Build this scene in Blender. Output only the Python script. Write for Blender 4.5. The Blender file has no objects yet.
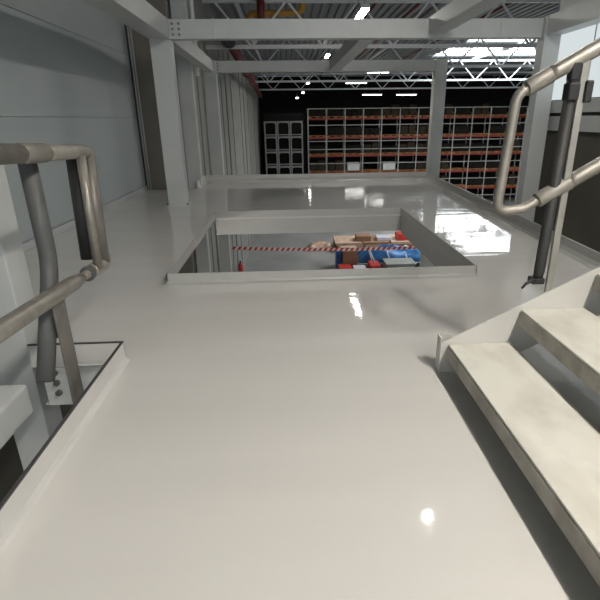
import bpy, bmesh, math, random
from mathutils import Vector, Matrix
random.seed(7)
S = bpy.context.scene
COL = S.collection
V = Vector

# ------------------------------------------------------------------ view
S.view_settings.view_transform = 'Standard'
S.view_settings.look = 'None'
S.view_settings.gamma = 1.0
S.view_settings.exposure = 0.58
S.view_settings.use_curve_mapping = False

# ------------------------------------------------------------------ materials
MATS = {}
def mat(name, col, rough=0.5, metal=0.0, noise=0.0, nscale=6.0, bump=0.0, bscale=40.0, spec=0.5, stretch=(1, 1, 1), col2=None, ramp=(0.35, 0.65), rvar=0.0):
    m = bpy.data.materials.new(name); m.use_nodes = True
    nt = m.node_tree; b = nt.nodes['Principled BSDF']
    b.inputs['Base Color'].default_value = (*col, 1); b.inputs['Roughness'].default_value = rough
    b.inputs['Metallic'].default_value = metal; b.inputs['Specular IOR Level'].default_value = spec
    tc = nt.nodes.new('ShaderNodeTexCoord'); mp = nt.nodes.new('ShaderNodeMapping')
    mp.inputs['Scale'].default_value = stretch
    nt.links.new(tc.outputs['Object'], mp.inputs['Vector'])
    if noise > 0 or col2:
        n = nt.nodes.new('ShaderNodeTexNoise'); n.inputs['Scale'].default_value = nscale; n.inputs['Detail'].default_value = 6
        nt.links.new(mp.outputs['Vector'], n.inputs['Vector'])
        r = nt.nodes.new('ShaderNodeValToRGB')
        r.color_ramp.elements[0].position, r.color_ramp.elements[1].position = ramp
        c2 = col2 or tuple(c * (1 - noise) for c in col)
        r.color_ramp.elements[0].color = (*c2, 1); r.color_ramp.elements[1].color = (*col, 1)
        nt.links.new(n.outputs['Fac'], r.inputs['Fac']); nt.links.new(r.outputs['Color'], b.inputs['Base Color'])
        if rvar:
            mr = nt.nodes.new('ShaderNodeMapRange'); mr.inputs['To Min'].default_value = rough - rvar; mr.inputs['To Max'].default_value = rough + rvar
            nt.links.new(n.outputs['Fac'], mr.inputs['Value']); nt.links.new(mr.outputs['Result'], b.inputs['Roughness'])
    if bump > 0:
        n2 = nt.nodes.new('ShaderNodeTexNoise'); n2.inputs['Scale'].default_value = bscale; n2.inputs['Detail'].default_value = 3
        nt.links.new(mp.outputs['Vector'], n2.inputs['Vector'])
        bp = nt.nodes.new('ShaderNodeBump'); bp.inputs['Strength'].default_value = bump; bp.inputs['Distance'].default_value = 0.02
        nt.links.new(n2.outputs['Fac'], bp.inputs['Height']); nt.links.new(bp.outputs['Normal'], b.inputs['Normal'])
    MATS[name] = m
    return m
def emat(name, col, strength):
    m = bpy.data.materials.new(name); m.use_nodes = True
    nt = m.node_tree; nt.nodes.remove(nt.nodes['Principled BSDF'])
    e = nt.nodes.new('ShaderNodeEmission'); e.inputs['Color'].default_value = (*col, 1); e.inputs['Strength'].default_value = strength
    nt.links.new(e.outputs[0], nt.nodes['Material Output'].inputs['Surface'])
    return m

M_floor = mat('epoxy_floor', (0.63, 0.612, 0.58), 0.04, noise=0.04, nscale=0.9, bump=0.11, bscale=1.6, stretch=(0.5, 2.8, 1), spec=0.55)
M_kerb = mat('kerb_paint', (0.60, 0.59, 0.565), 0.28, noise=0.06, nscale=3, bump=0.03, bscale=8)
M_slab = mat('slab_steel', (0.42, 0.42, 0.40), 0.4, noise=0.08, nscale=3)
M_steel = mat('painted_steel', (0.50, 0.515, 0.505), 0.42, noise=0.05, nscale=4)
M_bolt = mat('bolt_steel', (0.20, 0.20, 0.20), 0.35, metal=0.7)
M_edge = mat('dark_edge_strip', (0.05, 0.05, 0.05), 0.5)
M_panel = mat('wall_panel', (0.41, 0.45, 0.455), 0.5, noise=0.05, nscale=1.2, stretch=(1, 0.3, 3))
M_skirt = mat('skirting', (0.47, 0.48, 0.48), 0.4)
M_conc = mat('concrete_panel', (0.30, 0.295, 0.275), 0.8, noise=0.16, nscale=2.0)
M_brown = mat('brown_board', (0.20, 0.185, 0.16), 0.7, noise=0.15, nscale=2)
M_dark = mat('dark_wall', (0.085, 0.08, 0.064), 0.8, noise=0.2, nscale=1.0)
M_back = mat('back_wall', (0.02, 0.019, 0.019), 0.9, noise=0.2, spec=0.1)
M_ground = mat('ground_concrete', (0.36, 0.36, 0.345), 0.35, noise=0.22, nscale=0.7, bump=0.02, bscale=6)
M_deck = mat('roof_deck', (0.20, 0.215, 0.22), 0.5, noise=0.08, nscale=1)
M_truss = mat('truss_paint', (0.58, 0.60, 0.61), 0.5)
M_tube = mat('galvanised_tube', (0.32, 0.297, 0.26), 0.45, metal=0.6, noise=0.22, nscale=14, bump=0.05, bscale=60)
M_sleeve = mat('grey_sleeve', (0.27, 0.25, 0.22), 0.5, metal=0.4, noise=0.2, nscale=10, bump=0.06, bscale=50)
M_foam = mat('dark_foam', (0.085, 0.087, 0.085), 0.55, noise=0.2, nscale=8)
M_foamd = mat('charcoal_foam', (0.030, 0.030, 0.028), 0.6, noise=0.2, nscale=8)
M_bar = mat('bar_steel', (0.21, 0.195, 0.175), 0.45, metal=0.5, noise=0.18, nscale=9)
M_barl = mat('light_bar_steel', (0.33, 0.32, 0.29), 0.4, metal=0.5, noise=0.15, nscale=9)
M_black = mat('black_plastic', (0.012, 0.012, 0.012), 0.5)
M_tread = mat('tread_paint', (0.67, 0.65, 0.58), 0.55, col2=(0.54, 0.515, 0.45), nscale=3.5, ramp=(0.30, 0.52), bump=0.05, bscale=30, stretch=(1.4, 0.8, 1))
M_tread_shade = mat('tread_paint_shaded', (0.40, 0.375, 0.33), 0.6, col2=(0.28, 0.26, 0.22), nscale=9, ramp=(0.35, 0.6))  # tread paint in a darker copy, shade on the folded edges put into colour
M_string = mat('stringer_paint', (0.55, 0.54, 0.50), 0.4, noise=0.06, nscale=3)
M_rackg = mat('rack_grey', (0.36, 0.36, 0.34), 0.5)
M_rackr = mat('rack_red', (0.24, 0.022, 0.015), 0.5, noise=0.2, nscale=3)
M_wood = mat('pallet_wood', (0.40, 0.17, 0.06), 0.75, noise=0.4, nscale=5)
M_load = mat('dark_load', (0.016, 0.014, 0.011), 0.8, noise=0.4, nscale=2, spec=0.1)
M_loadb = mat('brown_load', (0.045, 0.034, 0.024), 0.8, noise=0.3, nscale=2, spec=0.1)
M_carton = mat('white_carton', (0.62, 0.62, 0.60), 0.7, noise=0.15, nscale=3)
M_still = mat('stillage_steel', (0.30, 0.30, 0.29), 0.5, noise=0.25, nscale=3)
M_red = mat('red_pipe', (0.13, 0.012, 0.012), 0.45, noise=0.2, nscale=3)
M_yel = mat('yellow_pipe', (0.42, 0.22, 0.03), 0.5, noise=0.15)
M_blue = mat('blue_tarp', (0.035, 0.20, 0.50), 0.35, col2=(0.02, 0.09, 0.26), nscale=2.2, bump=0.5, bscale=3)
M_card = mat('cardboard', (0.34, 0.19, 0.115), 0.8, noise=0.15, nscale=3)
M_board = mat('pale_board', (0.66, 0.45, 0.33), 0.7, noise=0.25, nscale=3)
M_redp = mat('red_paint', (0.55, 0.035, 0.025), 0.4, noise=0.15)
M_gbox = mat('grey_crate', (0.30, 0.31, 0.28), 0.6, noise=0.2)
M_film = mat('white_film', (0.72, 0.70, 0.78), 0.25, bump=0.5, bscale=4)
M_white = mat('white_plastic', (0.7, 0.7, 0.7), 0.5)
M_lamp_body = mat('lamp_housing', (0.6, 0.6, 0.6), 0.5)
E_lamp = emat('lamp_light', (1.0, 0.95, 0.88), 60.0)
E_near = emat('stair_lamp_light', (1.0, 0.945, 0.87), 185.0)
E_spot = emat('spot_light', (1.0, 0.97, 0.92), 900.0)
E_far = emat('far_lamp_light', (1.0, 0.97, 0.92), 9.0)
E_sky = emat('skylight_glow', (0.93, 0.98, 1.0), 7.0)
E_win = emat('daylit_panel', (0.90, 0.98, 1.0), 0.50)
E_fill = emat('added_fill_glazing', (0.88, 0.95, 1.0), 1.5)

# ------------------------------------------------------------------ mesh helper
class MB:
    def __init__(s): s.bm = bmesh.new(); s.mi = 0
    def _tag(s, fs):
        for f in fs: f.material_index = s.mi
    def box(s, x0, x1, y0, y1, z0, z1, bev=0.0):
        vs = [s.bm.verts.new((x, y, z)) for x in (x0, x1) for y in (y0, y1) for z in (z0, z1)]
        q = [(0, 1, 3, 2), (4, 6, 7, 5), (0, 4, 5, 1), (2, 3, 7, 6), (0, 2, 6, 4), (1, 5, 7, 3)]
        fs = [s.bm.faces.new([vs[i] for i in f]) for f in q]
        s._tag(fs)
        if bev > 0:
            es = list({e for f in fs for e in f.edges})
            r = bmesh.ops.bevel(s.bm, geom=es, offset=bev, segments=2, profile=0.5, affect='EDGES')
            s._tag(r['faces'])
        return s
    def prism(s, poly, axis, a, b):
        """poly: 2-D points; axis 'x': (y,z), 'y': (x,z), 'z': (x,y); extruded a..b"""
        def P(p, t): return {'x': (t, p[0], p[1]), 'y': (p[0], t, p[1]), 'z': (p[0], p[1], t)}[axis]
        A = [s.bm.verts.new(P(p, a)) for p in poly]; B = [s.bm.verts.new(P(p, b)) for p in poly]
        n = len(poly); fs = [s.bm.faces.new(A), s.bm.faces.new(list(reversed(B)))]
        for i in range(n): fs.append(s.bm.faces.new((A[i], B[i], B[(i + 1) % n], A[(i + 1) % n])))
        s._tag(fs); return s
    def hexa(s, bot, top):
        A = [s.bm.verts.new(p) for p in bot]; B = [s.bm.verts.new(p) for p in top]
        fs = [s.bm.faces.new(A), s.bm.faces.new(list(reversed(B)))]
        for i in range(4): fs.append(s.bm.faces.new((A[i], B[i], B[(i + 1) % 4], A[(i + 1) % 4])))
        s._tag(fs); return s
    def bar(s, p, q, w, h, up=(0, 0, 1)):
        p, q = V(p), V(q); d = (q - p).normalized(); u = V(up)
        if abs(d.dot(u)) > 0.99: u = V((0, 1, 0))
        r = d.cross(u).normalized() * w / 2; u = r.cross(d).normalized() * h / 2
        return s.hexa([p - r - u, p + r - u, p + r + u, p - r + u], [q - r - u, q + r - u, q + r + u, q - r + u])
    def tube(s, pts, r, n=16, caps=True):
        pts = [V(p) for p in pts]; rs = r if isinstance(r, (list, tuple)) else [r] * len(pts)
        rings = []; prev = None
        for i, p in enumerate(pts):
            d = (pts[min(i + 1, len(pts) - 1)] - pts[max(i - 1, 0)]).normalized()
            if prev is None:
                u = V((0, 0, 1)) if abs(d.z) < 0.9 else V((0, 1, 0))
                u = (u - d * u.dot(d)).normalized()
            else: u = (prev - d * prev.dot(d)).normalized()
            prev = u; w = d.cross(u)
            rings.append([s.bm.verts.new(p + (u * math.cos(2 * math.pi * k / n) + w * math.sin(2 * math.pi * k / n)) * rs[i]) for k in range(n)])
        fs = []
        for a, b in zip(rings, rings[1:]):
            for k in range(n):
                f = s.bm.faces.new((a[k], a[(k + 1) % n], b[(k + 1) % n], b[k])); f.smooth = True; fs.append(f)
        if caps: fs += [s.bm.faces.new(list(reversed(rings[0]))), s.bm.faces.new(rings[-1])]
        s._tag(fs); return s
    def build(s, name, m, parent=None, loc=None, **kw):
        bmesh.ops.recalc_face_normals(s.bm, faces=s.bm.faces[:])
        me = bpy.data.meshes.new(name)
        if loc is None and parent is None:
            bb = [v.co for v in s.bm.verts]
            loc = V(((min(v.x for v in bb) + max(v.x for v in bb)) / 2, (min(v.y for v in bb) + max(v.y for v in bb)) / 2, min(v.z for v in bb)))
        off = V(loc) if loc is not None else (V(parent.location) if parent.parent is None else V(parent.parent.location))
        if parent is not None and loc is None: pass
        bmesh.ops.translate(s.bm, verts=s.bm.verts[:], vec=-off)
        s.bm.to_mesh(me); s.bm.free()
        for mm in (m if isinstance(m, (list, tuple)) else [m]): me.materials.append(mm)
        o = bpy.data.objects.new(name, me); COL.objects.link(o)
        if parent is not None: o.parent = parent
        else: o.location = off
        tag(o, **kw)
        return o
def tag(o, label=None, cat=None, group=None, kind=None):
    if label: o['label'] = label
    if cat: o['category'] = cat
    if group: o['group'] = group
    if kind: o['kind'] = kind
    return o
def thing(name, loc, label, cat, group=None):
    o = bpy.data.objects.new(name, None); COL.objects.link(o); o.location = loc; o.empty_display_size = 0.1
    return tag(o, label, cat, group)
def dup(root, loc, label=None, group=None):
    r = root.copy(); COL.objects.link(r); r.location = loc
    if label: r['label'] = label
    if group: r['group'] = group
    for ch in list(root.children):
        c = ch.copy(); COL.objects.link(c); c.parent = r
        for g in list(ch.children):
            d = g.copy(); COL.objects.link(d); d.parent = c
    return r
def arc(c, a, b, r, t0, t1, n=8):
    c, a, b = V(c), V(a), V(b)
    return [c + (a * math.cos(t0 + (t1 - t0) * i / n) + b * math.sin(t0 + (t1 - t0) * i / n)) * r for i in range(n + 1)]
def fillet(pts, r, n=7):
    pts = [V(p) for p in pts]; out = [pts[0]]
    for a, p, b in zip(pts, pts[1:], pts[2:]):
        d1 = (a - p).normalized(); d2 = (b - p).normalized()
        ang = d1.angle(d2); t = min(r / math.tan(ang / 2), (a - p).length * 0.49, (b - p).length * 0.49)
        for i in range(n + 1):
            k = i / n
            out.append((p + d1 * t) * (1 - k) ** 2 + p * 2 * k * (1 - k) + (p + d2 * t) * k ** 2)
    out.append(pts[-1]); return out
ST = 'structure'
ORD = ['first', 'second', 'third', 'fourth', 'fifth', 'sixth', 'seventh', 'eighth', 'ninth', 'tenth', 'eleventh', 'twelfth', 'thirteenth', 'fourteenth', 'fifteenth']
ZG = -5.5            # ground floor of the hall
HX0, HX1, HY0, HY1 = -1.14, 1.745, 4.40, 7.70      # the hatch
OX, OY = -1.055, 2.86                               # stair opening on the left

# ------------------------------------------------------------------ mezzanine floor
def kx(y): return 3.0 + (y - 4.5) * 0.05            # right kerb line
f = MB(); T = 0.03
f.box(OX, 0.0, -2.5, OY, -T, 0)
f.box(0.0, kx(0) - .03, -2.5, OY, -T, 0)
f.prism([(-1.64, OY), (kx(OY), OY), (kx(3.42), 3.42), (-1.64, 3.42)], 'z', -T, 0)
f.prism([(-3.08, 3.42), (kx(3.42), 3.42), (kx(HY0), HY0), (-3.08, HY0)], 'z', -T, 0)
f.box(-3.08, HX0, HY0, HY1, -T, 0)
f.prism([(HX1, HY0), (kx(HY0), HY0), (kx(HY1), HY1), (HX1, HY1)], 'z', -T, 0)
f.prism([(-3.08, HY1), (kx(HY1), HY1), (kx(11.28), 11.28), (-3.08, 11.28)], 'z', -T, 0)
f.prism([(-2.0, 11.28), (kx(11.28), 11.28), (kx(12.45), 12.45), (-2.0, 12.45)], 'z', -T, 0)
bmesh.ops.remove_doubles(f.bm, verts=f.bm.verts[:], dist=1e-4)
f.build('floor', M_floor, loc=(0, 0, 0), kind=ST)
MB().box(-12, 30, -12, 47, ZG - .1, ZG).build('floor', M_ground, kind=ST)

# kerbs: thin folded plate with a coved foot
def kerb(name, p, q, h, side, cove=0.03, t=0.01, edge=False, m_=None):
    """plate from p to q (x,y); cove lies on the left (+1) or right (-1) of p->q"""
    p, q = V((*p, 0)), V((*q, 0)); d = (q - p).normalized(); n = V((-d.y, d.x, 0)) * side
    prof = [(0, h), (0, cove), (cove * .3, cove * .35), (cove, 0.001), (-t, 0.001), (-t, h)]
    m = MB()
    A = [m.bm.verts.new(p + n * a + V((0, 0, z))) for a, z in prof]; B = [m.bm.verts.new(q + n * a + V((0, 0, z))) for a, z in prof]
    m.bm.faces.new(A); m.bm.faces.new(list(reversed(B)))
    for i in range(len(prof)): m.bm.faces.new((A[i], B[i], B[(i + 1) % 6], A[(i + 1) % 6]))
    o = m.build(name, m_ or M_kerb, kind=ST)
    if edge:
        e = MB(); e.bar(p + n * (-t / 2) + V((0, 0, h + .002)), q + n * (-t / 2) + V((0, 0, h + .002)), t + .004, .008)
        e.build('edge_strip', M_edge, o, loc=o.location)
    return o
HK = 0.10
kerb('trim_1', (HX0, HY0), (HX1, HY0), HK, -1, m_=M_slab)
kerb('trim_2', (HX1, HY0), (HX1, HY1), HK, -1, m_=M_slab)
kerb('trim_3', (HX1, HY1), (HX0, HY1), HK, -1, m_=M_slab)
kerb('trim_4', (HX0, HY1), (HX0, HY0), HK, -1, m_=M_slab)
kerb('trim_5', (OX, -2.5), (OX, OY), 0.125, -1, edge=True, cove=.025)
kerb('trim_6', (OX, OY), (-1.63, OY), 0.125, -1, edge=True)
kerb('trim_7', (-2.0, 12.44), (kx(12.44), 12.44), 0.16, -1, cove=.08, t=.02)
kerb('trim_8', (kx(12.44), 12.44), (kx(-.5), -.5), 0.15, -1, cove=.06, t=.02, m_=M_slab)
kerb('trim_9', (-2.0, 11.3), (-2.0, 12.44), 0.16, -1, cove=.06, t=.02)

# beams and slab edge below the deck
def simple(name, m, material, label, cat, group=None): return m.build(name, material, label=label, cat=cat, group=group)
simple('edge_beam', MB().box(HX0 + .0, HX1 + .3, HY1 + .005, HY1 + .14, -.265, -T - .002), M_slab, 'grey edge beam under the far side of the floor hatch', 'beam')
simple('edge_beam', MB().box(HX1 + .012, HX1 + .15, 3.6, HY1, -.30, -T - .002), M_slab, 'grey edge beam under the right side of the floor hatch', 'beam')
simple('edge_beam', MB().box(HX0 - .6, HX0 - .45, 3.6, HY1 + 1.5, -.30, -T - .002), M_slab, 'grey beam set back under the left side of the floor hatch', 'beam')
t = thing('opening_beam', (-1.3, OY + .05, -.34), 'pale steel beam with bolted end plate below the left stair opening', 'beam')
b = MB(); b.box(-1.62, OX - .02, OY + .02, OY + .14, -.034, -.05 + .012); b.box(-1.62, OX - .02, OY + .06, OY + .08, -.30, -.036); b.box(-1.62, OX - .02, OY + .02, OY + .14, -.315, -.30)
b.build('beam_section', M_steel, t)
MB().box(-1.58, -1.38, OY - .01, OY + .018, -.30, -.035).build('end_plate', M_steel, t)
for k in range(3):
    bb = MB(); z = -.065 - .07 * k
    bb.tube([(-1.50, OY - .011, z), (-1.50, OY - .035, z)], .020, 6)
    bb.build('bolt', M_bolt, t)

# ------------------------------------------------------------------ hall shell
w = MB()
zz = [0.10, 1.46, 2.62, 3.78, 4.74]
for a, c in zip(zz, zz[1:]):
    w.box(-3.2, -3.10, -2.5, 11.22, a + .006, c - .006, .004)
w.box(-3.2, -3.115, -2.5, 11.22, -.10, 4.74)
w.build('wall_left', M_panel, kind=ST)
MB().box(-3.2, -3.09, -2.5, 11.22, ZG, -.101).build('wall_left', M_dark, kind=ST)  # dark colour stands in for the unlit void below the floor
MB().box(-3.10, -3.075, OY + .5, 11.22, 0, .095, .006).build('baseboard_left', M_skirt, kind=ST)
MB().box(-3.2, -2.32, 11.32, 11.42, -4, 4.74).build('wall_left', M_brown, kind=ST)
w = MB(); w.box(-2.42, -2.30, 11.42, 46, ZG, 4.74)
for y in (12.2, 14.3, 16.6, 19.4, 22.8, 27, 32, 37.5): w.box(-2.30, -2.27, y, y + .10, ZG, 4.74)
for y in (15.2, 20.8, 29.0): w.box(-2.30, -2.25, y, y + .5, ZG, 4.74)
w.build('wall_left', M_conc, kind=ST)
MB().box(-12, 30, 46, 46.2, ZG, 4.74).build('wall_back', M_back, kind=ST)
MB().box(30, 30.2, -12, 46, ZG, 4.74).build('wall_right', M_conc, kind=ST)
MB().box(-12, 30, -12.2, -12, ZG, 4.74).build('wall_front', M_conc, kind=ST)
for i in range(4): MB().box(-6 + i * 5.5, -1 + i * 5.5, -11.99, -11.95, -.6, 4.2).build('window_%d' % (11 + i), E_fill, kind=ST)  # glowing panes added behind the camera as cool fill light
# corner seal and conduits at the end of the panelled wall
s_ = thing('conduit', (-3.04, 11.26, 0), 'pair of thin white conduits running up the end of the grey panelled wall', 'conduit')
for x in (-3.055, -3.005):
    MB().tube([(x, 11.26, 0.0), (x, 11.26, 4.70)], .017, 10).build('pipe', M_steel, s_)
for z in (.6, 2.0, 3.4):
    MB().box(-3.08, -2.98, 11.275, 11.30, z, z + .03).build('bracket', M_edge, s_)
MB().box(-3.16, -3.085, 11.225, 11.30, 0, 4.70).build('trim_10', M_edge, kind=ST)

# right side: dark wall, grey rail, daylit panels above
RX = 4.62
MB().box(RX, RX + .12, -2.5, 9.3, ZG, 1.45).build('wall_right', M_dark, kind=ST)
w = MB(); w.box(RX - .10, RX + .10, -2.5, 9.3, 1.45, 1.64, .006); w.box(RX - .06, RX, -2.5, 9.3, 1.17, 1.40, .004)
w.build('trim_11', M_steel, kind=ST)
for i in range(5):
    y1 = 9.25 - i * 1.15
    MB().box(RX, RX + .05, y1 - 1.13, y1, 1.66, 3.02).build('window_%d' % (i + 1), E_win, kind=ST)
w = MB()
for i in range(6): w.box(RX - .01, RX + .06, 9.25 - i * 1.15 - .01, 9.25 - i * 1.15 + .01, 1.64, 3.02)
w.box(RX - .01, RX + .06, 3.4, 9.3, 3.02, 4.7)
w.build('trim_12', M_steel, kind=ST)

# ceiling: ribbed deck with skylight openings
ZD = 4.75
SKY = [(8.6, 20.5, 23.5, 27.2), (8.6, 20.5, 28.6, 33.0), (13.1, 20.5, 17.0, 21.5)]
def deck_strip(m, x0, x1, y0, y1):
    n = max(2, int((x1 - x0) / .28)); px = (x1 - x0) / n
    for y in (y0,):
        prof = []
        for i in range(n):
            x = x0 + i * px
            prof += [(x, ZD), (x + px * .55, ZD), (x + px * .65, ZD + .07), (x + px * .90, ZD + .07)]
        prof.append((x1, ZD))
        A = [m.bm.verts.new((x, y0, z)) for x, z in prof]; B = [m.bm.verts.new((x, y1, z)) for x, z in prof]
        for i in range(len(prof) - 1): m.bm.faces.new((A[i], A[i + 1], B[i + 1], B[i]))
m = MB()
deck_strip(m, -12, 8.6, -12, 46.1)
deck_strip(m, 20.5, 30, -12, 46.1)
for a, c in ((-12, 17.0), (21.5, 23.5), (27.2, 28.6), (33.0, 46.1)): deck_strip(m, 8.6, 20.5, a, c)
deck_strip(m, 8.6, 12.9, 17.0, 21.5)
m.build('ceiling', M_deck, loc=(0, 0, ZD), kind=ST)
for i, (x0, x1, y0, y1) in enumerate(SKY):
    MB().box(x0 - .2, x1, y0, y1, ZD + .10, ZD + .12).build('window_%d' % (6 + i), E_sky, kind=ST)
    g = MB()
    for k in range(1, 4): g.box(x0 - .2, x1, y0 + (y1 - y0) * k / 4 - .04, y0 + (y1 - y0) * k / 4 + .04, ZD - .02, ZD + .06)
    g.build('trim_%d' % (13 + i), M_deck, kind=ST)

# ------------------------------------------------------------------ roof trusses
TY = [16.2, 23.3, 32.2, 40.6]
where = ['nearest of the white roof trusses, just beyond the platform frame', 'second white roof truss from the front, above the hall aisle', 'third white roof truss from the front, under the dark deck', 'farthest white roof truss, right before the red shelves']
for ty, lb in zip(TY, where):
    t = thing('roof_truss', (8, ty, 3.42), lb, 'roof truss', 'white roof trusses of the hall')
    x0, x1 = -2.25, 24.0; zb, zt = {16.2: 3.36, 23.3: 3.44}.get(ty, 3.48), 4.52
    MB().box(x0, x1, ty - .06, ty + .06, zb - .05, zb + .05).build('bottom_chord', M_truss, t)
    MB().box(x0, x1, ty - .07, ty + .07, zt - .06, zt + .06).build('top_chord', M_truss, t)
    pitch = 2.05; k = 0; x = x0 + .3
    while x + pitch / 2 < x1:
        a, c = ((x, zb), (x + pitch / 2, zt)) if k % 2 else ((x, zt), (x + pitch / 2, zb))
        MB().bar((a[0], ty, a[1]), (c[0], ty, c[1]), .055, .055).build('diagonal', M_truss, t)
        x += pitch / 2; k += 1
# long purlins
for i, x in enumerate((-1.4, 5.0, 11.4, 17.8)):
    simple('purlin', MB().box(x - .05, x + .05, -11.9, 45.9, 4.60, 4.735), M_truss,
           ['white purlin running along the left hall wall under the deck', 'white purlin under the deck left of the skylights', 'white purlin crossing under the middle of the skylights', 'white purlin under the right end of the skylights'][i], 'purlin', 'white purlins under the roof deck')

# pipes under the roof
def pipe(name, pts, r, m, label, flange=None):
    t = thing(name, pts[0], label, 'pipe')
    MB().tube(fillet(pts, r * 3), r, 14).build('pipe_run', m, t)
    if flange:
        for (p, q, rr, mm) in flange: MB().tube([p, q], rr, 16).build('coupling', mm, t)
    return t
pipe('sprinkler_main', [(-1.55, 15.8, 3.48), (-1.85, 40.0, 3.0)], .15, M_red, 'thick dark red pipe with black end running along the left hall wall',
     [((-1.60, 20, 3.3), (-1.60, 20, 4.748), .012, M_bolt), ((-1.76, 33, 3.1), (-1.76, 33, 4.748), .012, M_bolt), ((-1.545, 15.5, 3.485), (-1.55, 15.85, 3.48), .21, M_black), ((-1.66, 24, 3.32), (-1.665, 24.3, 3.31), .20, M_red)])
pipe('sprinkler_pipe', [(-.62, 15.9, 3.75), (-.62, 15.9, 4.748)], .11, M_red, 'dark red vertical pipe rising to the roof left of the yellow pipe')
pipe('sprinkler_pipe', [(2.72, 10.5, 4.55), (2.72, 45, 4.55)], .045, M_red, 'thin red sprinkler pipe along the roof right of the lamp row')
pipe('sprinkler_pipe', [(4.1, 8.0, 4.6), (4.1, 45, 4.6)], .045, M_red, 'thin red sprinkler pipe under the roof above the leaning cross beam')
pipe('sprinkler_pipe', [(6.9, 6.0, 4.62), (6.9, 45, 4.62)], .045, M_red, 'thin red sprinkler pipe under the roof at upper right of the frame')
pipe('gas_pipe', [(-.98, 16.4, 3.95), (-.98, 16.4, 4.22), (.55, 16.4, 4.25), (.55, 16.4, 4.62), (-.3, 16.4, 4.66)], .085, M_yel, 'yellow bent pipe hanging under the roof above the front cross beam')
pipe('drain_pipe', [(-1.90, 12.0, 2.3), (-1.90, 12.0, 4.748)], .045, M_white, 'thin white pipe behind the left post of the frame')

# ------------------------------------------------------------------ lamps
def lamp(along, em=None, hang=.36):
    t = thing('linear_lamp', (0, 0, 0), 'x', 'lamp', 'linear lamps under the hall roof')
    a, c = (.09, .75) if along == 'y' else (.75, .09)
    MB().box(-a, a, -c, c, .0, .09, .01).build('housing', M_lamp_body, t)
    MB().box(-a * .92, a * .92, -c * .97, c * .97, -.025, -.001).build('diffuser', em or E_lamp, t)
    for s in (-1, 1):
        d = .55 * s
        x, y = (0, d) if along == 'y' else (d, 0)
        MB().tube([(x, y, .09), (x, y, hang)], .008, 6).build('hanger', M_bolt, t)
    return t
L0 = lamp('y', hang=1.05); L0.location = (1.83, 13.35, 3.68); L0['label'] = 'bright linear lamp above the middle of the front cross beam'
L3 = lamp('y'); L3.location = (2.15, 27.9, 4.36); L3['label'] = 'linear lamp seen between the two cross beams'
L1 = lamp('y', E_near); L1.location = (2.35, -.1, 4.36); L1['label'] = 'linear lamp overhead above the staircase'
dup(L1, (2.35, -3.6, 4.36), 'second linear lamp overhead, behind the staircase')
dup(L1, (2.35, -7.0, 4.36), 'third linear lamp overhead, far behind the staircase')
ML = thing('added_fill_lamp', (1.2, 9.2, -.36), 'unseen fill lamp added under the platform beyond the hatch', 'lamp')  # hidden lamp added to brighten the column, pile and tape below
MB().box(.4, 2.0, 9.14, 9.26, -.10, -.035, .008).build('housing', M_lamp_body, ML)
MB().box(.45, 1.95, 9.16, 9.24, -.125, -.101).build('diffuser', E_lamp, ML)
MK = thing('added_fill_lamp', (-1.46, 6.0, -.10), 'unseen fill lamp added under the platform left of the hatch', 'lamp')  # hidden lamp added to light the right inner face of the hatch
MB().box(-1.50, -1.42, 5.2, 6.8, -.075, -.033, .006).build('housing', M_lamp_body, MK)
MB().box(-1.49, -1.43, 5.25, 6.75, -.098, -.076).build('diffuser', E_lamp, MK)
L2 = lamp('y', E_far); L2.location = (1.49, 36.0, 3.62); L2['label'] = 'small bright lamp over the gap before the red shelves, highest of the dots'
for loc, lb in (((1.25, 39.3, 3.20), 'small bright lamp dot, second of the row over the dark stillages'), ((.86, 41.2, 2.92), 'small bright lamp dot, lowest of the row over the dark stillages')):
    dup(L2, loc, lb)
sp = thing('spot_lamp', (1.95, 5.75, 4.25), 'small round lamp over the hatch, mirrored as a bright fleck in the near floor', 'lamp')
MB().tube([(1.95, 5.75, 4.27), (1.95, 5.75, 4.40), (1.95, 5.75, 4.45)], [.07, .07, .03], 16).build('housing', M_lamp_body, sp)
MB().tube([(1.95, 5.75, 4.245), (1.95, 5.75, 4.269)], .05, 16).build('diffuser', E_spot, sp)
MB().tube([(1.95, 5.75, 4.45), (1.95, 5.75, 4.74)], .008, 6).build('hanger', M_bolt, sp)
LX = lamp('x', E_far); LX.location = (6.2, 36.3, 4.24); LX['label'] = 'long crosswise lamp just under the far cross beam'
for loc, lb in (((4.75, 36.4, 3.62), 'long crosswise lamp in front of the red shelves, lower left of its pair'), ((8.7, 38.6, 2.95), 'dim crosswise lamp close above the red shelves'), ((6.3, 39.2, 3.0), 'dim crosswise lamp above the middle of the red shelves')):
    dup(LX, loc, lb)

# ------------------------------------------------------------------ steel frame of the platform
def column(x0, x1, y0, y1, z0, z1, label, base=True):
    t = thing('steel_column', ((x0 + x1) / 2, (y0 + y1) / 2, z0), label, 'column')
    MB().box(x0, x1, y0, y1, z0, z1, .008).build('shaft', M_steel, t)
    if base:
        MB().box(x0 - .03, x1 + .03, y0 - .03, y1 + .03, z0, z0 + .015).build('base_plate', M_steel, t)
        for xx in (x0 - .015, x1 + .015):
            MB().tube([(xx, y0 - .015, z0 + .015), (xx, y0 - .015, z0 + .045)], .018, 6).build('bolt', M_bolt, t)
    return t
column(-2.12, -1.80, 8.95, 9.22, 0, 2.88, 'white steel column standing on the floor at the left behind the hatch')
column(-1.83, -1.57, 12.55, 12.80, ZG, 2.66, 'white steel column at the far left corner of the platform', False)
column(3.48, 3.76, 12.55, 12.80, ZG, 2.66, 'white steel column at the far right corner of the platform', False)
column(4.20, 4.48, 8.85, 9.10, ZG, 2.90, 'grey steel column at right beside the daylit panels', False)
column(-2.26, -1.96, 11.62, 11.85, ZG, 4.5, 'pale column between the two left posts, against the hall wall', False)
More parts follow.
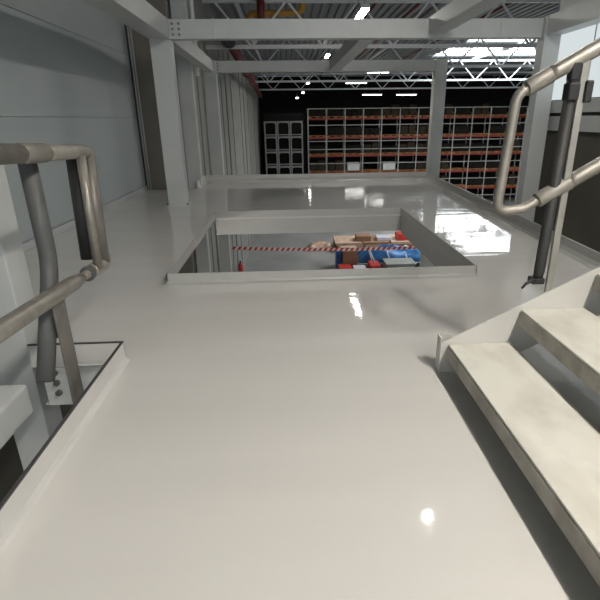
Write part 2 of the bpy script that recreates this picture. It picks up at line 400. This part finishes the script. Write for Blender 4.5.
column(-2.05, -1.80, 3.14, 3.38, ZG, 3.4, 'white column at the far corner of the left stair opening', False)

def beam_x(y, x0, x1, z0, z1, joints, label, th=.20, stub=None):
    t = thing('cross_beam', ((x0 + x1) / 2, y, z0), label, 'beam')
    MB().box(x0, x1, y, y + th, z0, z1, .005).build('beam_section', M_steel, t)
    for j in joints: MB().box(j - .012, j + .012, y - .015, y - .0005, z0 - .004, z1 + .004).build('joint_plate', M_steel, t)
    return t
t = beam_x(8.95, -1.80, 4.20, 2.60, 2.875, (-1.10, 1.22, 3.52), 'white front cross beam spanning the platform from column to column')
for k in range(2):
    for z in (2.66, 2.735, 2.81):
        MB().tube([(-1.74 + .10 * k, 8.949, z), (-1.74 + .10 * k, 8.925, z)], .02, 6).build('bolt', M_bolt, t)
t = beam_x(12.58, -1.57, 3.48, 2.415, 2.645, (-1.02, 2.95), 'white rear cross beam on the two far corner columns')
for z in (2.47, 2.53, 2.59):
    MB().tube([(-1.52, 12.579, z), (-1.52, 12.56, z)], .02, 6).build('bolt', M_bolt, t)
simple('side_beam', MB().box(-2.12, -1.80, -1.5, 8.94, 2.60, 2.88, .006), M_steel, 'white side beam running toward the viewer at upper left', 'beam')
t_sb = MB(); t_sb.hexa([(-2.0, 9.23, 2.60), (-1.80, 9.23, 2.60), (-1.62, 12.54, 2.42), (-1.82, 12.54, 2.42)], [(-2.0, 9.23, 2.875), (-1.80, 9.23, 2.875), (-1.62, 12.54, 2.65), (-1.82, 12.54, 2.65)])
simple('side_beam', t_sb, M_steel, 'short white beam joining the two left columns', 'beam')
t_sb = MB(); t_sb.hexa([(1.22, 9.16, 2.58), (1.46, 9.16, 2.58), (1.26, 12.57, 2.42), (1.02, 12.57, 2.42)], [(1.22, 9.16, 2.80), (1.46, 9.16, 2.80), (1.26, 12.57, 2.64), (1.02, 12.57, 2.64)])
simple('tie_beam', t_sb, M_steel, 'white beam joining front and rear cross beams near the middle', 'beam')
simple('tie_beam', MB().box(2.32, 2.60, 5.6, 8.94, 2.66, 2.89, .006), M_steel, 'white beam running overhead toward the viewer right of the middle', 'beam')
tb = [o for o in S.objects if o.name.startswith('tie_beam')][-1]
MB().tube([(2.46, 5.8, 2.892), (2.46, 5.8, 4.748)], .012, 8).build('hanger_rod', M_bolt, tb)
simple('side_beam', MB().box(4.22, 4.48, 2.5, 8.84, 2.62, 2.90, .006), M_steel, 'grey side beam above the daylit panels at upper right', 'beam')
simple('stair_beam', MB().box(-1.62, -1.35, .3, 2.28, .006, .17, .012), M_steel, 'white box beam ending in the left stair opening', 'beam')

# ------------------------------------------------------------------ stairs on the right
SY = 2.551
st = thing('steel_staircase', (1.2, SY, 0), 'off-white open-riser steel staircase rising to the right', 'staircase')
def step(i):
    x0 = .893 + .400 * i; z = .182 + .200 * i
    tr = MB(); tr.box(x0, x0 + .365, -.5, SY - .002, z - .012, z, .003)
    o = tr.build('tread', M_tread, st)
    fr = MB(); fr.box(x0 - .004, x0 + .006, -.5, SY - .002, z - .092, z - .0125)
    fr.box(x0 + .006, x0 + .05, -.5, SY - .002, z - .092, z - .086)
    fr.build('nosing_plate', M_tread_shade, o, loc=(st.location))
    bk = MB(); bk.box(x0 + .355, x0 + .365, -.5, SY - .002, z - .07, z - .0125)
    bk.build('rear_flange', M_tread_shade, o, loc=(st.location))
for i in range(9): step(i)
poly = [(.850, .0), (.850, .185), (.868, .197), (4.48, 2.014), (4.48, 1.69), (1.10, .0)]
MB().prism(poly, 'y', SY, SY + .010).build('stringer', M_string, st)
MB().prism(poly, 'y', -.512, -.502).build('stringer', M_string, st)
fb = MB(); fb.box(.850, .858, SY + .01, SY + .075, 0, .215); fb.box(.858, .93, SY + .068, SY + .075, 0, .215)
fb.build('foot_bracket', M_string, st)

# right handrail on the far stringer
hr = thing('handrail', (1.4, SY + .04, .46), 'grey tubular handrail with looped end beside the right staircase', 'handrail')
HYR = SY + .035
P = lambda x, z, y=HYR: (x, y, z)
RT = .026
loop = fillet([P(2.6, 2.300), P(1.140, 1.508), P(1.098, 1.000), P(1.165, .945), P(1.240, .95), P(2.6, 1.740)], .075)
loop = fillet([P(2.6, 2.300), P(1.130, 1.500), P(1.096, .930), P(1.235, .942), P(2.6, 1.740)], .075)
MB().tube(loop, RT).build('rail_tube', M_tube, hr)
def sleeve(p, q, r, m=M_sleeve, parent=hr, n=18):
    b = MB(); p, q = V(p), V(q); d = (q - p)
    b.tube([p, p + d * .002, p + d * .02, p + d * .98, p + d * .998, q], [r * .72, r * .97, r, r, r * .97, r * .72], n)
    return b.build('sleeve', m, parent)
sleeve(P(1.175, 1.527), P(1.285, 1.588), .040)
sleeve(P(1.286, 1.5885), P(2.6, 2.300), .037, M_tube)
sleeve(P(1.310, .986), P(1.470, 1.079), .040)
sleeve(P(1.471, 1.0797), P(2.6, 1.740), .037, M_tube)
MB().box(1.425, 1.462, SY + .012, SY + .032, .47, 1.66, .004).build('post', M_barl, hr)
MB().tube([(1.376, SY + .03, .55), (1.380, SY + .03, .60), (1.398, SY + .03, 1.60)], [.026, .029, .029], 14).build('foam_strip', M_foamd, hr)
cl = MB(); cl.box(1.365, 1.42, SY - .012, SY + .055, 1.47, 1.55, .008); cl.box(1.452, 1.490, SY - .004, SY + .045, 1.46, 1.56, .008); cl.box(1.37, 1.415, SY - .002, SY + .05, 1.56, 1.64, .006)
cl.build('clip', M_black, hr)
tie = MB(); tie.box(1.335, 1.405, SY - .005, SY + .065, .528, .562, .006)
tie.tube([(1.345, SY - .004, .555), (1.32, SY - .02, .560), (1.285, SY - .03, .545), (1.262, SY - .035, .520)], [.012, .010, .008, .006], 8)
tie.build('cable_tie', M_black, hr)

# left handrail
hl = thing('handrail', (-1.15, 2.4, -.2), 'dark grey tubular handrail with square end at the left stair opening', 'handrail')
LXR = -1.15
Q = lambda y, z, x=LXR: (x, y, z)
top = fillet([Q(1.0, 1.335), Q(2.36, 1.272), Q(3.00, 1.240), Q(3.02, 1.05)], .06)
MB().tube([Q(.9, 1.340), Q(2.34, 1.274)], .041).build('rail_tube', M_tube, hl)
sleeve(Q(2.30, 1.2755), Q(2.52, 1.265), .044, M_sleeve, hl)
MB().tube(fillet([Q(2.54, 1.264), Q(3.055, 1.243), Q(3.045, 1.10)], .05), .038).build('elbow', M_sleeve, hl)
MB().tube([Q(2.50, 1.266), Q(2.58, 1.262)], .030).build('rail_joint', M_tube, hl)
MB().tube([Q(3.052, 1.23), Q(3.005, .60)], .041).build('end_tube', M_bar, hl)
MB().tube([Q(2.875, 1.23, LXR + .03), Q(2.845, .61, LXR + .03)], .025).build('end_tube', M_tube, hl)
MB().tube([Q(2.985, 1.22, LXR - .05), Q(2.935, .64, LXR - .05)], .045).build('foam_strip', M_foamd, hl)  # dark tube added behind to blacken the gap between the end tubes
MB().tube(fillet([Q(3.035, .640), Q(3.02, .585), Q(2.80, .597)], .04), .040).build('elbow', M_tube, hl)
MB().tube([Q(2.92, .592), Q(2.68, .602)], .024).build('rail_joint', M_tube, hl)
MB().tube([Q(2.77, .598), Q(2.75, .599)], [.043, .043]).build('collar', M_foam, hl)
MB().tube([Q(2.66, .603), Q(2.60, .606), Q(2.55, .608), Q(.9, .680)], [.026, .034, .041, .041]).build('rail_tube', M_tube, hl)
MB().tube(fillet([Q(2.50, 1.240, LXR - .075), Q(2.53, .72, LXR - .085), Q(2.21, .215, LXR - .07)], .35, 12), .042).build('foam_tube', M_foam, hl)
MB().box(LXR - .015, LXR, 2.31, 2.43, -.28, .60, .003).build('post', M_bar, hl)
MB().box(LXR + .001, LXR + .083, 2.30, 2.44, -.27, -.15, .003).build('fixing_plate', M_steel, hl)

# ------------------------------------------------------------------ red pallet shelves at the far end of the hall
RY = 42.0; RX0 = 1.70; BW = 1.47; NB = 13
rk = thing('pallet_rack', (RX0, RY, ZG), 'wide red and grey pallet rack filling the far end of the hall', 'rack')
RED = [1.45, .02, -1.36, -2.72, -4.10]
GREY = [2.14, .93, -.28, -.90, -2.00, -3.35, -4.75]
for i in range(NB + 1):
    x = RX0 + i * BW
    u = MB(); u.box(x - .035, x + .035, RY - .06, RY + .04, ZG, 2.16); u.box(x - .035, x + .035, RY + 1.0, RY + 1.1, ZG, 2.16)
    for z in (-4.5, -3, -1.5, 0, 1.5): u.bar((x, RY + .04, z), (x, RY + 1.0, z + .6), .03, .03)
    u.build('upright', M_rackg, rk)
for z in RED:
    r = MB(); r.box(RX0, RX0 + NB * BW, RY - .05, RY, z - .13, z - .01); r.box(RX0, RX0 + NB * BW, RY + 1.0, RY + 1.05, z - .13, z - .01)
    r.build('shelf_beam', M_rackr, rk)
for z in GREY:
    MB().box(RX0, RX0 + NB * BW, RY - .075, RY - .055, z - .03, z + .03).build('front_rail', M_rackg, rk)
def pallet_mb():
    p = MB()
    for y in (-.45, 0, .45):
        for x in (-.58, 0, .58): p.box(x - .09, x + .09, y - .07, y + .07, .02, .11)
    for y in (-.45, -.15, .15, .45): p.box(-.67, .67, y - .07, y + .07, .11, .14)
    for y in (-.45, 0, .45): p.box(-.67, .67, y - .06, y + .06, 0, .02)
    return p
lev = ['topmost', 'second', 'third', 'fourth', 'lowest']
pp = None; ld = {}
for li, z in enumerate(RED):
    for k in range(NB):
        loc = (RX0 + (k + .5) * BW, RY + .50, z - .005)
        lb = 'wooden pallet on the %s red shelf, %s bay from the rack left end' % (lev[li], ORD[k])
        if pp is None:
            pp = pallet_mb().build('pallet', M_wood, loc=(0, 0, 0), label=lb, cat='pallet', group='pallets on the red shelves'); pp.location = loc
        else:
            o = pp.copy(); COL.objects.link(o); o.location = loc; o['label'] = lb
        q = random.random()
        if q < .78:
            key = 'a' if q < .34 else ('b' if q < .6 else 'c')
            if (li, k) in ((3, 2), (3, 4)): key = 'w'
        elif (li, k) in ((2, 2), (2, 4)): key = 'w'
        else: continue
        hgt = {'a': .62, 'b': .80, 'c': .50, 'w': .62}[key]
        if key not in ld:
            mb = MB()
            if key == 'a': mb.box(-.6, .6, -.45, .5, 0, hgt, .03)
            elif key == 'b':
                for sx in (-1, 1): mb.box(sx * .31 - .28, sx * .31 + .28, -.42, .45, 0, hgt * (1 if sx > 0 else .8), .02)
            elif key == 'c':
                for sx in (-1, 0, 1): mb.box(sx * .41 - .19, sx * .41 + .19, -.40, .45, 0, hgt, .02)
            else: mb.box(-.5, .5, -.5, .4, 0, hgt, .02)
            ld[key] = mb.build('wrapped_load' if key != 'w' else 'carton', {'a': M_load, 'b': M_loadb, 'c': M_load, 'w': M_carton}[key], loc=(0, 0, 0))
            o = ld[key]
        else:
            o = ld[key].copy(); COL.objects.link(o)
        o.location = (loc[0], loc[1], loc[2] + .142)
        kindw = {'a': 'dark wrapped single block load', 'b': 'dark brown pair of boxes', 'c': 'row of three dark boxes', 'w': 'white carton block'}[key]
        tag(o, '%s on %s red shelf, %s bay from the left' % (kindw, lev[li], ORD[k]), 'carton' if key == 'w' else 'load', 'loads on the red shelves')

# dark steel stillages stacked left of the rack
def stillage():
    t = thing('stillage', (0, 0, 0), 'x', 'stillage', 'stacked dark steel stillages')
    W, H, D = .98, 1.12, .9
    fr = MB()
    # front frame with rounded top corners
    out = [(-W / 2, .14), (-W / 2, H), (W / 2, H), (W / 2, .14)]
    inner = [(W / 2 - .09, .14), (W / 2 - .09, H - .28)] + [(W / 2 - .09 - .16 + .16 * math.cos(a), H - .28 + .16 * math.sin(a)) for a in (.4, .8, 1.2, 1.57)]
    inner += [(-x, z) for x, z in reversed(inner)]
    fr.prism(out + inner, 'y', -D / 2, -D / 2 + .05)
    fr.build('front_frame', M_still, t)
    MB().box(-W / 2, W / 2, -D / 2, D / 2, .08, .14).build('tray', M_still, t)
    for sx in (-1, 1):
        MB().box(sx * (W / 2 - .04) - .04, sx * (W / 2 - .04) + .04, D / 2 - .08, D / 2, .14, H).build('rear_post', M_still, t)
        MB().box(sx * (W / 2 - .04) - .04, sx * (W / 2 - .04) + .04, -D / 2, D / 2, 0, .08).build('runner', M_still, t)
    return t
s0 = None
cols = ['left', 'middle', 'right']; rows = ['bottom', 'second from bottom', 'middle', 'fourth from bottom', 'top']
for c in range(3):
    for r in range(6):
        loc = (-1.30 + c * 1.03, RY + .1, ZG + r * 1.13)
        lb = 'dark steel stillage in the %s stack, %s of its stack' % (cols[c], ['lowest', 'second from below', 'third from below', 'fourth from below', 'fifth from below', 'topmost'][r])
        if s0 is None: s0 = stillage(); s0.location = loc; s0['label'] = lb
        else: dup(s0, loc, lb)
sb = MB(); sb.box(-1.85, 1.45, RY + .75, RY + .8, ZG, 1.9)
simple('steel_screen', sb, M_back, 'dark flat screen standing behind the stacked stillages', 'screen')

# ------------------------------------------------------------------ seen through the hatch
def crumple(name, x0, x1, y0, y1, h, m, label, cat, n=26, seed=1, amp=.22):
    rnd = random.Random(seed); b = MB(); g = []
    ph = [rnd.uniform(0, 6) for _ in range(6)]
    for i in range(n + 1):
        row = []
        for j in range(n + 1):
            u, v = i / n, j / n
            e = min(1, 6 * min(u, 1 - u)) ** .5 * min(1, 6 * min(v, 1 - v)) ** .5
            z = h * e * (1 - amp + amp * (math.sin(9 * u + ph[0] + 3 * v) * math.sin(7 * v + ph[1]) + .5 * math.sin(21 * u + ph[2]) * math.sin(17 * v + ph[3])))
            row.append(b.bm.verts.new((x0 + (x1 - x0) * u, y0 + (y1 - y0) * v, max(.01, z))))
        g.append(row)
    for i in range(n):
        for j in range(n):
            fc = b.bm.faces.new((g[i][j], g[i + 1][j], g[i + 1][j + 1], g[i][j + 1])); fc.smooth = True
    edge = [g[i][0] for i in range(n)] + [g[n][j] for j in range(n)] + [g[i][n] for i in range(n, 0, -1)] + [g[0][j] for j in range(n, 0, -1)]
    b.bm.faces.new(edge)
    return b
def at(o, x, y, z): o.location = (x, y, z); return o
def shift(objs, dx, dy):
    for o in objs: o.location.x += dx; o.location.y += dy
tr = thing('flat_trolley', (5.4, 27.0, ZG), 'low dark flat trolley under the blue tarpaulin bundle', 'trolley')
MB().box(3.75, 7.5, 25.9, 28.2, ZG + .16, ZG + .24).build('platform', M_gbox, tr)
for x in (4.0, 7.1):
    for y in (26.2, 27.9): MB().tube([(x - .05, y, ZG + .08), (x + .05, y, ZG + .08)], .078, 16).build('wheel', M_black, tr)
ZT = ZG + .242
c = crumple('', -1.75, 1.75, -.8, .8, .62, M_blue, '', '', seed=3)
o = c.build('tarpaulin', M_blue, loc=(0, 0, 0), label='crumpled bright blue tarpaulin bundle seen through the hatch', cat='tarpaulin'); at(o, 5.55, 26.85, ZT)
c = crumple('', -1.1, 1.1, -.28, .28, .42, M_film, '', '', seed=8)
o = c.build('plastic_film', M_film, loc=(0, 0, 0), label='crumpled whitish plastic film behind the blue tarpaulin', cat='plastic film'); at(o, 6.2, 28.65, ZG)
cb = thing('cardboard_box', (3.55, 26.7, ZG), 'brown cardboard box standing left of the blue tarpaulin', 'box')
MB().box(2.55, 3.26, 25.6, 26.6, ZG, ZG + .92, .01).build('carton_body', M_card, cb)
MB().box(2.52, 3.29, 25.57, 26.63, ZG + .925, ZG + .95, .005).build('lid_flap', M_board, cb)
t = thing('board_stack', (5.8, 30.2, ZG), 'low stack of pale wooden boards behind the blue tarpaulin', 'boards')
for k in range(3):
    for j in range(4):
        x0 = 3.0 + j * 1.55 + .12 * (k % 2)
        MB().box(x0, x0 + 1.45, 29.3, 31.2, ZG + .10 + k * .14, ZG + .10 + k * .14 + .125).build('board', M_board if (k + j) % 3 else M_card, t)
for x in (3.3, 5.5, 8.0): MB().box(x - .06, x + .06, 29.3, 31.2, ZG, ZG + .098).build('bearer', M_wood, t)
c = crumple('', -.75, .75, -.6, .6, .40, M_carton, '', '', seed=5)
o = c.build('sack', M_board, loc=(0, 0, 0), label='pale tan sack lying left of the pale wooden boards', cat='sack'); at(o, 2.05, 30.0, ZG)
for k in range(4):
    x0 = 4.2 + k * 1.15
    simple('carton', MB().box(x0, x0 + .8, 29.6, 30.4, ZG + .512, ZG + .512 + (.28, .18, .34, .22)[k], .012), (M_card, M_film, M_redp, M_wood)[k],
           '%s carton lying on the pale boards' % ('brown', 'whitish', 'red', 'orange')[k], 'carton')
rj = thing('pallet_truck', (3.3, 23.7, ZG), 'red hand pallet truck in front of the cardboard box', 'pallet truck')
for s_ in (-1, 1): MB().box(2.55, 4.25, 23.7 + s_ * .30 - .10, 23.7 + s_ * .30 + .10, ZG + .12, ZG + .24, .02).build('fork', M_redp, rj)
MB().box(3.95, 4.45, 23.25, 24.15, ZG + .18, ZG + .50, .04).build('pump_body', M_redp, rj)
MB().box(2.50, 3.10, 23.3, 24.1, ZG + .245, ZG + .38, .03).build('front_frame', M_redp, rj)
MB().box(3.20, 3.80, 23.4, 24.0, ZG + .245, ZG + .33, .03).build('cover', M_film, rj)
for x, y in ((2.8, 23.4), (2.8, 24.0), (4.1, 23.5), (4.1, 23.9)): MB().tube([(x, y - .05, ZG + .11), (x, y + .05, ZG + .11)], .11, 14).build('wheel', M_black, rj)
MB().tube(fillet([(4.25, 23.7, ZG + .5), (4.0, 24.2, ZG + 1.05), (3.9, 24.4, ZG + 1.15)], .1), .03, 10).build('tow_bar', M_white, rj)
gb = thing('crate', (5.2, 24.4, ZG), 'grey lidded crate right of the red pallet truck', 'crate')
MB().box(4.70, 6.05, 24.0, 25.0, ZG, ZG + .46, .02).build('crate_body', M_gbox, gb)
MB().box(4.66, 6.09, 23.96, 25.04, ZG + .463, ZG + .52, .015).build('crate_lid', M_gbox, gb)
bt = thing('tool_bag', (6.5, 24.2, ZG), 'black soft tool bag beside the grey crate', 'bag')
MB().box(6.2, 6.8, 23.9, 24.5, ZG, ZG + .45, .10).build('bag_body', M_black, bt)
MB().tube(arc((6.5, 24.2, ZG + .44), (1, 0, 0), (0, 0, 1), .15, 0, math.pi), .02, 8).build('bag_handle', M_black, bt)
bl = thing('blue_bin', (2.3, 25.9, ZG), 'narrow blue bin standing left of the cardboard box', 'bin')
MB().box(2.22, 2.48, 25.7, 26.4, ZG, ZG + .80, .02).build('bin_body', M_blue, bl)
MB().box(2.20, 2.50, 25.68, 26.42, ZG + .802, ZG + .84, .01).build('bin_lid', M_blue, bl)
for k in range(3):
    simple('scaffold_pole', MB().tube([(4.0 + .9 * k, 23.42, ZT + .04), (3.8 + .9 * k, 23.62, ZT + .72 - .1 * k)], .035, 8), M_white, '%s white pole leaning on the trolley in front of the blue tarpaulin' % ('leftmost', 'middle', 'rightmost')[k], 'pole', 'white poles')
for o in S.objects:
    if o.parent or o.get('kind'): continue
    n = o.name.split('.')[0]
    if n in ('flat_trolley', 'tarpaulin'): shift([o], -.45, -2.55)
    elif n in ('board_stack', 'carton') and o.location.z < -4.5 and o.location.y < 35: shift([o], -.5, -2.6)
    elif n == 'sack': shift([o], -.36, -2.4)
    elif n == 'plastic_film': shift([o], -.6, -2.7)
    elif n == 'cardboard_box': shift([o], -.02, -2.35)
    elif n == 'blue_bin': shift([o], .0, -2.2)
    elif n == 'pallet_truck': shift([o], -.25, -1.1)
    elif n in ('crate', 'tool_bag'): shift([o], -.2, -1.75)
# lower stair rail and dark stack at right in the hatch
lr = thing('guard_rail', (4.2, 14, -2.2), 'thin white guard rail below deck at the right of the hatch', 'rail')
MB().tube([(4.62, 16.2, -2.75), (4.30, 11.3, -2.05)], .035, 10).build('upper_rail', M_white, lr)
MB().tube([(4.55, 16.2, -3.2), (4.25, 11.3, -2.5)], .03, 10).build('lower_rail', M_still, lr)
for y in (11.6, 13.8, 16.0):
    x = 4.30 + (y - 11.3) * .065; MB().tube([(x, y, ZG), (x, y, -2.05 - (y - 11.3) * .143)], .03, 10).build('post', M_still, lr)
for k in range(3):
    simple('dark_case', MB().box(7.3 + .05 * k, 8.6 + .05 * k, 22.6, 23.7, ZG + .34 * k, ZG + .34 * k + .335, .02), M_load if k != 1 else M_gbox,
           'flat dark case beside the far right column below, %s of three' % ['lowest', 'middle', 'topmost'][k], 'case', 'stack of flat cases')
# barrier tape with red diagonal stripes
tape = MB(); n = 72; xa, xb = -1.50, 3.47
def tz(x): u = (x - xa) / (xb - xa); return -1.65 - .10 * u - .10 * 4 * u * (1 - u) * .5
mr = []
for i in range(n):
    x0 = xa + (xb - xa) * i / n; x1 = xa + (xb - xa) * (i + 1) / n
    tape.mi = i % 2
    sk = .05
    tape.hexa([(x0, 12.50, tz(x0) - .04), (x1, 12.50, tz(x1) - .04), (x1, 12.502, tz(x1) - .04), (x0, 12.502, tz(x0) - .04)],
              [(x0 + sk, 12.50, tz(x0) + .04), (x1 + sk, 12.50, tz(x1) + .04), (x1 + sk, 12.502, tz(x1) + .04), (x0 + sk, 12.502, tz(x0) + .04)])
M_taper = mat('tape_red', (0.60, 0.05, 0.04), 0.4); M_tapew = mat('tape_white', (0.80, 0.76, 0.74), 0.4)
tape.build('barrier_tape', [M_taper, M_tapew], label='red and white striped barrier tape strung below the platform', cat='tape')
fe = thing('fire_extinguisher', (-2.12, 20.2, -4.65), 'small red fire extinguisher on the lower left wall seen through the hatch', 'fire extinguisher')
MB().tube([(-2.12, 20.2, -4.65), (-2.12, 20.2, -4.25), (-2.12, 20.2, -4.18)], [.10, .10, .045], 14).build('cylinder_body', M_redp, fe)
MB().tube([(-2.12, 20.2, -4.18), (-2.12, 20.2, -4.08)], .03, 10).build('valve', M_black, fe)
MB().box(-2.245, -2.19, 20.13, 20.27, -4.4, -4.32).build('bracket', M_still, fe)

# ------------------------------------------------------------------ world, camera
w = bpy.data.worlds.new('World'); S.world = w; w.use_nodes = True
w.node_tree.nodes['Background'].inputs[0].default_value = (0.55, 0.62, 0.68, 1)
w.node_tree.nodes['Background'].inputs[1].default_value = 0.3

cam = bpy.data.cameras.new('camera'); co = bpy.data.objects.new('camera', cam); COL.objects.link(co)
R = [[0.9983491183990061, -0.030922950325292936, 0.04840257157534882], [-0.05633973994779872, -0.3632683045184936, 0.9299795549553084], [-0.011174591470909032, -0.931171257114092, -0.3644107825380855]]
right = V((R[0][0], R[1][0], R[2][0])); up = -V((R[0][1], R[1][1], R[2][1])); back = -V((R[0][2], R[1][2], R[2][2]))
mw = Matrix.Identity(4)
for i in range(3): mw[i][0], mw[i][1], mw[i][2] = right[i], up[i], back[i]
mw[2][3] = 1.4
co.matrix_world = mw
cam.sensor_width = 36; cam.lens = 36 * 495 / 600; cam.shift_x = -16.55 / 600; cam.shift_y = 12.7 / 600
cam.clip_start = .02; cam.clip_end = 300
S.camera = co
S.cycles.max_bounces = 8; S.cycles.diffuse_bounces = 4; S.cycles.glossy_bounces = 4
S.cycles.use_denoising = True
